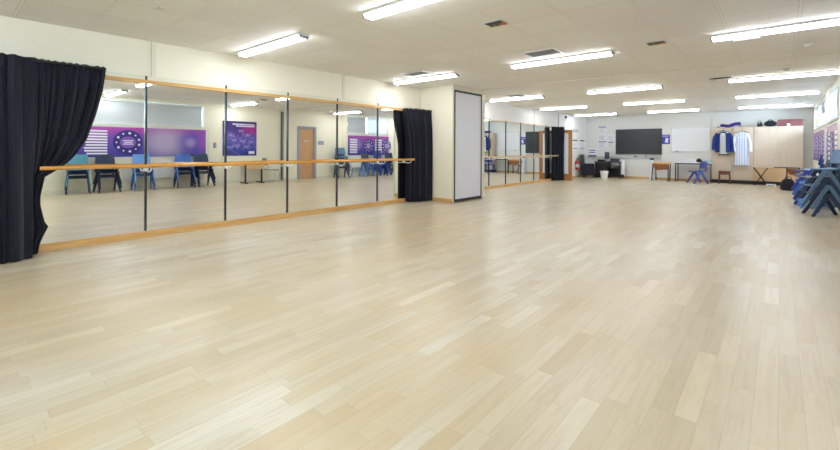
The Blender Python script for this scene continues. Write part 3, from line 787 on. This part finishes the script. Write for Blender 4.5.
t = thing('laptop', 'open black laptop on the black teacher desk beside monitor', 'laptop', (-5.50, 19.32, .72))
MB().box(-.19, .19, -.13, .13, 0, .02).build('keyboard_base', M['black'], t, bevel=.004); MB().bar((0, .13, .015), (0, .2, .13), (.38, .012), side=(1,0,0)).build('lid', M['black'], t)
t = thing('letter_tray', 'dark wire letter tray holding white paper on the teacher desk', 'tray', (-5.98, 19.22, .72))
m = MB().box(-.14, .14, -.1, -.09, 0, .09).box(-.14, .14, .09, .1, 0, .09).box(-.14, -.13, -.1, .1, 0, .09).box(.13, .14, -.1, .1, 0, .09).box(-.14, .14, -.1, .1, 0, .008); m.build('tray', M['blackmetal'], t)
MB().box(-.125, .125, -.085, .085, .008, .06).build('paper', M['paper'], t)
t = thing('waste_bin', 'white plastic waste bin on the floor before the teacher desk', 'bin', (-5.66, 18.55, 0))
ring = lambda r, z: [(r*math.cos(a), r*math.sin(a), z) for a in [2*PI*k/20 for k in range(20)]]
MB().loft([ring(.125, 0), ring(.165, .33), ring(.17, .335), ring(.155, .33), ring(.118, .012)]).build('body', M['white'], t, True)
MB().loft([ring(.166, .318), ring(.178, .322), ring(.178, .338), ring(.160, .340)]).build('rim', M['white'], t, True)

def cloth_fall(name, loc, rotz, w, h, d, mat, label, cat, seed, top=None):
    t = thing(name, label, cat, loc, rotz); rnd = random.Random(seed); ph = rnd.uniform(0, 6)
    rings = []
    for i in range(19):
        v = i/18; z = h*v; rr = []
        for k in range(28):
            a = 2*PI*k/28; f = 1+.10*math.sin(5*a+ph+v*1.5)*(1-v*.6)
            s = (1-.35*v**3)
            rr.append((w/2*s*f*math.cos(a), d/2*s*f*math.sin(a), z))
        rings.append(rr)
    MB().loft(rings).build('drape', mat, t, True)
    if top: top(t)
    return t
def hood(t): MB().ball((0, 0, .86), .085, .075, .06).build('hood', M['dark_cloth'], t, True)
cloth_fall('draped_cloth', (-5.12, 19.3, .18), 0, .15, .62, .16, M['white_cloth'], 'white cloth hanging at the end of the black teacher desk', 'cloth', 3)
t = cloth_fall('covered_stand', (-3.98, 19.2, 0), 0, .18, .84, .2, M['white_cloth'], 'white cloth covered stand with dark cap beside the wooden lidded desk', 'stand', 4, hood)

# ------------------------------------------------------------------ far wall: screen, boards, notices
YW = YF-.002
t = thing('display_screen', 'large dark interactive screen on the far wall', 'screen', (-4.66, YW, 1.05))
MB().box(-.91, .91, -.085, -.03, 0, 1.10).build('casing', M['black'], t, bevel=.006)
MB().box(-.88, .88, -.089, -.0855, .045, 1.07).build('glass', M['screen'], t)
MB().box(-.91, .91, -.09, -.03, -.022, -.001).build('lower_bezel', M['alu'], t)
MB().box(-.5, .5, -.03, 0, .2, .9).build('wall_mount', M['blackmetal'], t)
for i, (x, w, lab) in enumerate(((-4.78, .12, 'dark remote on the white ledge below the screen'), (-4.36, .06, 'small dark pen pot lying on the white ledge below the screen'))):
    tag(MB().box(-w/2, w/2, -.02, .02, 0, .04).build(['remote_control', 'pen_case'][i], M['black'], None, bevel=.008, loc=(x, YF-.03, .931)), lab, ['remote', 'pen case'][i])
YP = YF-.052
t = thing('wall_poster', 'small blue printed poster beside the dark screen', 'poster', (-3.62, YP, 1.49))
MB().box(-.165, .165, -.006, 0, 0, .40).build('sheet', M['print_blue'], t)
MB().prism([(-.02, .08), (.09, .05), (.11, .24), (.02, .27)], 'y', -.008, -.006).build('picture', M['print_white'], t)
MB().box(-.15, .12, -.0075, -.006, .31, .36).build('heading', M['print_lilac'], t)
t = thing('whiteboard', 'blank whiteboard with metal edge on the far wall', 'whiteboard', (-2.74, YP, 1.19))
MB().box(-.65, .65, -.018, 0, 0, .94).build('surface', M['board_white'], t)
m = MB().box(-.67, .67, -.026, 0, -.022, -.001).box(-.67, .67, -.026, 0, .941, .96).box(-.67, -.651, -.026, 0, 0, .94).box(.651, .67, -.026, 0, 0, .94); m.build('frame', M['alu'], t)
MB().box(-.62, -.2, -.07, -.026, -.02, .0).build('pen_tray', M['alu'], t)
tag(MB().tube([(-.06, 0, 0), (.06, 0, 0)], .009, 8).build('marker_pen', M['slate'], None, True, loc=(-3.2, YP-.05, 1.20)), 'dark marker pen on the whiteboard tray', 'pen')
# papers
def sheet_y(x, z, w, h, label, mat, nl, head=None):
    t = thing('paper_notice', label, 'notice', (x, YW, z), 0, 'paper notices beside the screen')
    MB().box(0, w, -.004, 0, 0, h).build('sheet', mat, t)
    m = MB()
    for k in range(nl): m.box(w*.12, w*(.85-.1*(k % 3)), -.0055, -.004, h*(.1+.7*k/nl), h*(.1+.7*k/nl)+.012)
    m.build('print_lines', M['print_grey'], t)
    if head: MB().box(.02, w-.02, -.0058, -.004, h-.055, h-.015).build('header', head, t)
sheet_y(-6.36, 2.02, .38, .30, 'white notice with blue heading, topmost of the column left of the screen', M['paper'], 4, M['print_blue'])
sheet_y(-6.36, 1.68, .38, .30, 'white notice in the middle of the column left of the screen', M['paper'], 5)
sheet_y(-6.36, 1.34, .38, .30, 'white notice with purple heading, lowest of the column left of the screen', M['paper'], 5, M['print_purple'])
sheet_y(-5.93, 1.66, .26, .30, 'pale notice nearest the screen, upper', M['paper'], 4)
sheet_y(-5.93, 1.36, .26, .26, 'white notice nearest the screen, lower, with blue heading', M['paper'], 4, M['print_blue'])
t = thing('calendar', 'white calendar with dark lower strip in the far corner', 'calendar', (-6.78, YW, .99))
MB().box(0, .34, -.012, 0, 0, .34).build('sheet', M['paper'], t); MB().box(0, .34, -.016, 0, -.07, 0).build('lower_strip', M['slate'], t)
MB().box(.03, .3, -.0135, -.012, .2, .24).box(.03, .3, -.0135, -.012, .1, .14).build('print_lines', M['print_blue'], t)

# ------------------------------------------------------------------ far wall: desks
t = thing('lidded_desk', 'wooden lidded school desk with tilted brown front and black legs', 'desk', (-3.6, 19.05, 0))
MB().bar((0, .26, .74), (0, -.20, .70), (.62, .03), side=(1,0,0)).build('lid', M['desk_pale'], t)
MB().prism([(-.29, .68), (.29, .68), (.25, .47), (-.18, .43)], 'y', -.20, -.17).build('front_board', M['desk_wood'], t)
for sx in (-1, 1):
    MB().bar((sx*.27, -.17, .68), (sx*.29-.02, -.24, 0), (.035, .035)).build('leg', M['blackmetal'], t)
    MB().bar((sx*.27, .22, .68), (sx*.24, .26, 0), (.035, .035)).build('leg', M['blackmetal'], t)
MB().bar((-.27, .2, .68), (-.16, -.2, .06), (.025, .025)).build('brace', M['blackmetal'], t)
t = thing('table', 'long white topped table with dark legs below the whiteboard', 'table', (-2.55, 19.42, 0))
MB().box(-.61, .61, -.3, .3, .735, .765).build('top', M['white'], t, bevel=.004)
MB().box(-.6, .6, -.285, -.255, .685, .734).build('apron', M['slate'], t)
for sx in (-1, 1):
    for sy in (-1, 1): MB().box(sx*.58-.02, sx*.58+.02, sy*.27-.02, sy*.27+.02, 0, .735).build('leg', M['slate'], t)
tag(MB().slab(lambda u, v: (-.16+.32*u, -.11+.22*v, .05+.04*math.sin(u*3)), 6, 4, .08).build('paper_pile', M['paper'], None, loc=(-2.64, 19.38, .765)), 'heaped white papers in the middle of the long table', 'papers')
t = thing('pencil_case', 'dark lumpy bag behind the violet blue chair on the long table', 'bag', (-2.36, 19.25, .765))
MB().ball((0, 0, .075), .1, .07, .075).build('body', M['dark_cloth'], t, True); MB().tube([(-.05, 0, .13), (0, 0, .17), (.05, 0, .13)], .01, 6).build('strap', M['dark_cloth'], t, True)
t = thing('folded_cloth', 'pale green folded cloth at the end of the long table', 'cloth', (-2.1, 19.3, .765))
MB().slab(lambda u, v: (-.14+.28*u, -.13+.26*v, .045+.012*math.sin(7*u)), 8, 6, .07).build('fold', plain('pale_green_cloth', srgb(176, 204, 206), .8), t, True)

# ------------------------------------------------------------------ cabinets
YC = 19.48
def cab(name, x0, x1, z0, z1, label, mat):
    t = thing(name, label, 'cabinet', (x0, YC, 0))
    MB().box(0, x1-x0, .02, YF-YC-.018, z0, z1).build('body', mat, t, bevel=.003)
    return t
t = cab('tall_cabinet', -2.0, -1.36, .13, 2.10, 'pale tall cupboard behind the blue cardigan', M['cabinet'])
MB().box(.004, .634, 0, .018, .14, 2.09).build('door', M['cabinet'], t, bevel=.003)
t = cab('tall_cabinet', -1.355, -.72, .13, 2.11, 'pale tall cupboard behind the white striped gown', M['cabinet'])
MB().box(.004, .63, 0, .018, .14, 2.10).build('door', M['cabinet'], t, bevel=.003)
t = cab('wall_cabinet', -.715, .62, .66, 2.11, 'pale double door cupboard with two metal handles', M['cabinet'])
for a, b, hx in ((.006, .660, .60), (.676, 1.329, .735)):
    dd = MB().box(a, b, 0, .018, .665, 2.105).build('door', M['cabinet'], t, bevel=.003)
    MB().tube([(hx, 0, 1.06), (hx, -.025, 1.07), (hx, -.025, 1.17), (hx, 0, 1.18)], .007, 8).build('handle', M['chrome'], dd, True)
t = cab('base_cabinet', -.715, .62, .13, .655, 'tan lower cupboard under the double door cupboard', M['cabinet_tan'])
MB().box(.004, .665, 0, .018, .135, .65).build('door', M['cabinet_tan'], t, bevel=.003); MB().box(.67, 1.331, 0, .018, .135, .65).build('door', M['cabinet_tan'], t, bevel=.003)
struct(MB().box(-2.02, .62, YC+.005, YF-.02, 0, .128).build('trim_13', M['black']))

# garments
def garment(name, label, cat, x, y, ztop, body, mat, sleeves=None, smat=None):
    t = thing(name, label, cat, (x, y, 0))
    return t
def torso(rows, folds, ph, n=40):
    rings = []
    for (z, w, d, fa) in rows:
        rr = []
        for k in range(n):
            a = 2*PI*k/n; f = 1+fa*math.sin(folds*a+ph)+fa*.5*math.sin((folds-3)*a+z*3)
            ca, sa = math.cos(a), math.sin(a)
            rr.append((w/2*math.copysign(abs(ca)**.75, ca)*(1+fa*.3*math.sin(9*a)), d/2*sa*f, z))
        rings.append(rr)
    return MB().loft(rings)
def hanger(t, z, w, x=0):
    MB().tube([(x-w/2, 0, z-.07), (x, 0, z), (x+w/2, 0, z-.07)], .010, 8).tube([(x, 0, z), (x, 0, z+.05), (x+.025, 0, z+.08), (x+.03, .03, z+.07)], .005, 6).build('hanger', M['black'], t, True)
t = thing('cardigan', 'royal blue cardigan hung over a cream striped shirt on cupboard front', 'cardigan', (-1.62, 19.37, 0))
hanger(t, 2.0, .40)
m = MB()   # left and right fronts with the back joining them
def jacket(u, v):
    a = -PI*.5+.32+(2*PI-.64)*u; z = 1.17+.80*v
    w = .215+.03*(1-v)-.10*max(0, v-.86)/.14; d = .085-.03*max(0, v-.8)/.2
    f = 1+.10*math.sin(9*a+2*v)*(1-v)
    return (w*math.copysign(abs(math.cos(a))**.8, math.cos(a)), d*math.sin(a)*f, z-.08*abs(math.cos(a))*max(0, v-.7)/.3)
m.slab(jacket, 44, 18, .010); m.build('body', M['navy_cloth'], t, True)
for s in (-1, 1):
    MB().tube([(s*.17, -.01, 1.89), (s*.25, -.015, 1.72), (s*.285, -.02, 1.50), (s*.30+(.02 if s > 0 else 0), -.03, 1.26-(.08 if s > 0 else 0))], [.06, .066, .058, .052], 14).build('sleeve', M['navy_cloth'], t, True)
def mat_stripe(name, a, b, p):
    tt = NT(name); o, x, y, z = tt.xyz(); f = tt.math('FRACT', tt.math('DIVIDE', tt.math('ADD', x, 5.0), p))
    return tt.pbr(tt.mix(tt.step(f, .62, .72), a, b), .8, 0, .2)
torso([(1.10, .30, .11, .10), (1.25, .29, .11, .08), (1.6, .28, .11, .05), (1.82, .27, .10, .02), (1.9, .16, .08, 0)], 11, .5).build('shirt', mat_stripe('cream_striped_cotton', srgb(218, 220, 212), srgb(180, 190, 190), .05), t, True)
MB().prism([(-.05, 1.88), (0, 1.74), (.02, 1.80), (.05, 1.88)], 'y', -.07, -.055).build('collar', M['print_white'], t)
MB().prism([(-.16, 1.07), (.18, 1.07), (.17, 1.10), (-.15, 1.10)], 'y', -.055, .055).build('shirt_hem', M['dark_cloth'], t)
t = thing('gown', 'long white gown with blue stripes hung on cupboard front', 'gown', (-1.06, 19.37, 0))
hanger(t, 1.97, .40)
torso([(.70, .43, .15, .12), (.9, .41, .15, .11), (1.3, .37, .14, .08), (1.65, .34, .13, .04), (1.85, .33, .12, .01), (1.92, .22, .09, 0)], 12, 1.1).build('body', mat_stripe('blue_striped_cotton', srgb(224, 230, 242), srgb(166, 184, 226), .075), t, True)
for s in (-1, 1):
    MB().tube([(s*.14, 0, 1.87), (s*.215, -.01, 1.68), (s*.245, -.015, 1.45), (s*(.255 if s > 0 else .22), -.02, 1.20)], [.05, .055, .05, .052], 14).build('sleeve', M['white_cloth'], t, True)
MB().box(-.12, .12, -.075, -.062, 1.70, 1.74).build('yoke', M['white_cloth'], t)

t = thing('stool', 'small dark red wooden stool below the blue cardigan', 'stool', (-1.55, 19.12, 0))
MB().box(-.18, .18, -.14, .14, .42, .47).build('seat', M['stool'], t, bevel=.008)
for sy in (-1, 1): MB().box(-.155, .155, sy*.115-.01, sy*.115+.01, .34, .42).build('apron', M['stool'], t)
for sx in (-1, 1):
    for sy in (-1, 1): MB().bar((sx*.15, sy*.11, .42), (sx*.165, sy*.12, 0), (.035, .035), (.028, .028)).build('leg', M['stool'], t)
t = thing('folding_table', 'folding table with crossed dark legs before the tan lower cupboard', 'table', (-.48, 19.05, 0))
MB().box(-.26, .30, -.18, .18, .645, .665).build('top', M['cabinet'], t, bevel=.004)
for sy in (-1, 1):
    MB().bar((-.22, sy*.15, .64), (.17, sy*.15, 0), (.03, .03)).build('leg', M['blackmetal'], t)
    MB().bar((.17, sy*.125, .64), (-.2, sy*.125, 0), (.03, .03)).build('leg', M['blackmetal'], t)
t = thing('desk', 'brown wooden desk half hidden behind the blue chair stack', 'desk', (.16, 18.0, 0))
MB().box(-.30, .34, -.24, .24, .68, .705).build('top', M['slate'], t, bevel=.004)
MB().prism([(.0, .67), (.32, .67), (.32, .45), (.08, .47)], 'y', -.23, -.20).build('front_board', M['desk_wood'], t)
for sx in (.02, .31):
    for sy in (-1, 1): MB().box(sx-.016, sx+.016, sy*.21-.016, sy*.21+.016, 0, .68).build('leg', M['blackmetal'], t)
t = thing('bag', 'black slumped bag on the floor under the brown wooden desk', 'bag', (.2, 17.35, 0))
MB().loft([[(w*math.cos(a)*(1+.08*math.sin(3*a)), d*math.sin(a), z) for a in [2*PI*k/20 for k in range(20)]] for w, d, z in ((.15, .11, 0), (.19, .14, .05), (.18, .13, .2), (.13, .09, .32), (.05, .04, .37))]).build('body', M['dark_cloth'], t, True)
MB().tube([(-.1, 0, .3), (-.05, 0, .42), (.06, 0, .43), (.1, 0, .3)], .012, 8).build('strap', M['dark_cloth'], t, True)
t = thing('paper_box', 'small white carton on the floor by the crossed table legs', 'carton', (-.22, 18.72, 0))
MB().box(-.13, .13, -.07, .07, 0, .085).build('body', M['white'], t, bevel=.008); MB().box(-.09, .09, -.072, -.0705, .02, .055).build('label', M['print_grey'], t)
# things on top of the cupboards
t = thing('folded_scarf', 'rumpled purple blue cloth lying above the cardigan on cupboard top', 'cloth', (-1.42, 19.66, 2.108))
MB().slab(lambda u, v: (-.30+.60*u, -.09+.18*v, .065+.02*math.sin(9*u+1)+.09*u*u), 24, 6, .11).build('body', M['purple_cloth'], t, True)
MB().tube([(-.42, 0, .02), (-.3, 0, .05), (-.15, .0, .05)], .014, 8).build('cord', M['dark_cloth'], t, True)
t = thing('spiky_ornament', 'dark green spiky ornament on top of the double door cupboard', 'ornament', (-.56, 19.66, 2.112))
for k in range(5):
    a = 2*PI*k/5; MB().loft([[(.05*math.cos(a)+r*math.cos(b), .03*math.sin(a)+r*math.sin(b), z) for b in [2*PI*i/8 for i in range(8)]] for r, z in ((.035, 0), (.03, .07), (.012, .15), (.003, .2+.02*k))]).build('spike', plain('dark_green_felt', srgb(36, 62, 52), .8), t, True)
t = thing('black_bag', 'rounded black bag on top of the double door cupboard', 'bag', (-.26, 19.66, 2.112))
MB().ball((0, 0, .11), .17, .12, .11).build('body', M['dark_cloth'], t, True); MB().tube([(-.08, 0, .19), (-.03, 0, .25), (.05, 0, .24), (.09, 0, .18)], .012, 8).build('handle', M['dark_cloth'], t, True)
def mat_brick():
    tt = NT('red_brick_print'); o, x, y, z = tt.xyz(); b = tt.n('ShaderNodeTexBrick')
    tt.put(b.inputs['Vector'], tt.comb(x, z, 0.0)); b.inputs['Color1'].default_value = c4(srgb(126, 54, 52)); b.inputs['Color2'].default_value = c4(srgb(96, 38, 42)); b.inputs['Mortar'].default_value = c4(srgb(150, 112, 110))
    b.inputs['Scale'].default_value = 6.0; b.inputs['Mortar Size'].default_value = .03
    return tt.pbr(b.outputs[0], .6)
t = thing('brick_pattern_box', 'long red brick patterned box on top of the double door cupboard', 'box', (.28, 19.68, 2.112))
MB().box(-.33, .33, -.13, .13, 0, .21).build('body', mat_brick(), t, bevel=.004); MB().box(-.335, .335, -.135, .135, .211, .235).build('lid', M['stool'], t)
t = thing('mug', 'small white mug standing before the red brick patterned box', 'mug', (.22, 19.52, 2.112))
MB().loft([[(r*math.cos(a), r*math.sin(a), z) for a in [2*PI*k/16 for k in range(16)]] for r, z in ((.034, 0), (.038, .01), (.04, .09), (.035, .09), (.033, .012))]).build('body', M['white'], t, True)
MB().tube([(.038, 0, .07), (.062, 0, .065), (.064, 0, .03), (.038, 0, .025)], .006, 6).build('handle', M['white'], t, True)

# ------------------------------------------------------------------ daylight
w = bpy.data.worlds.new('daylight'); SC.world = w; w.use_nodes = True
bg = w.node_tree.nodes['Background']; bg.inputs[0].default_value = (.66, .83, 1.0, 1); bg.inputs[1].default_value = 24.0

# ------------------------------------------------------------------ camera
F, TH, RO, CY = 414.82, .7143, -.0049, 148.668
c = bpy.data.cameras.new('camera'); co = bpy.data.objects.new('camera', c); COL.objects.link(co)
c.sensor_width = 36; c.sensor_fit = 'HORIZONTAL'; c.lens = F*36/840; c.shift_y = -(225-CY)/840; c.clip_start = .05; c.clip_end = 200
s, k = math.sin(TH), math.cos(TH); cr, sr = math.cos(RO), math.sin(RO)
fw = Vector((-s, k, 0)); rt = Vector((k, s, 0)); up = Vector((0, 0, 1))
R_ = rt*cr-up*sr; U_ = rt*sr+up*cr
mt = Matrix((R_, U_, -fw)).transposed().to_4x4(); mt.translation = (0, 0, 1.25)
co.matrix_world = mt
SC.camera = co

vs = SC.view_settings
vs.view_transform = 'Standard'; vs.look = 'None'; vs.gamma = 1; vs.use_curve_mapping = False; vs.exposure = 0.48
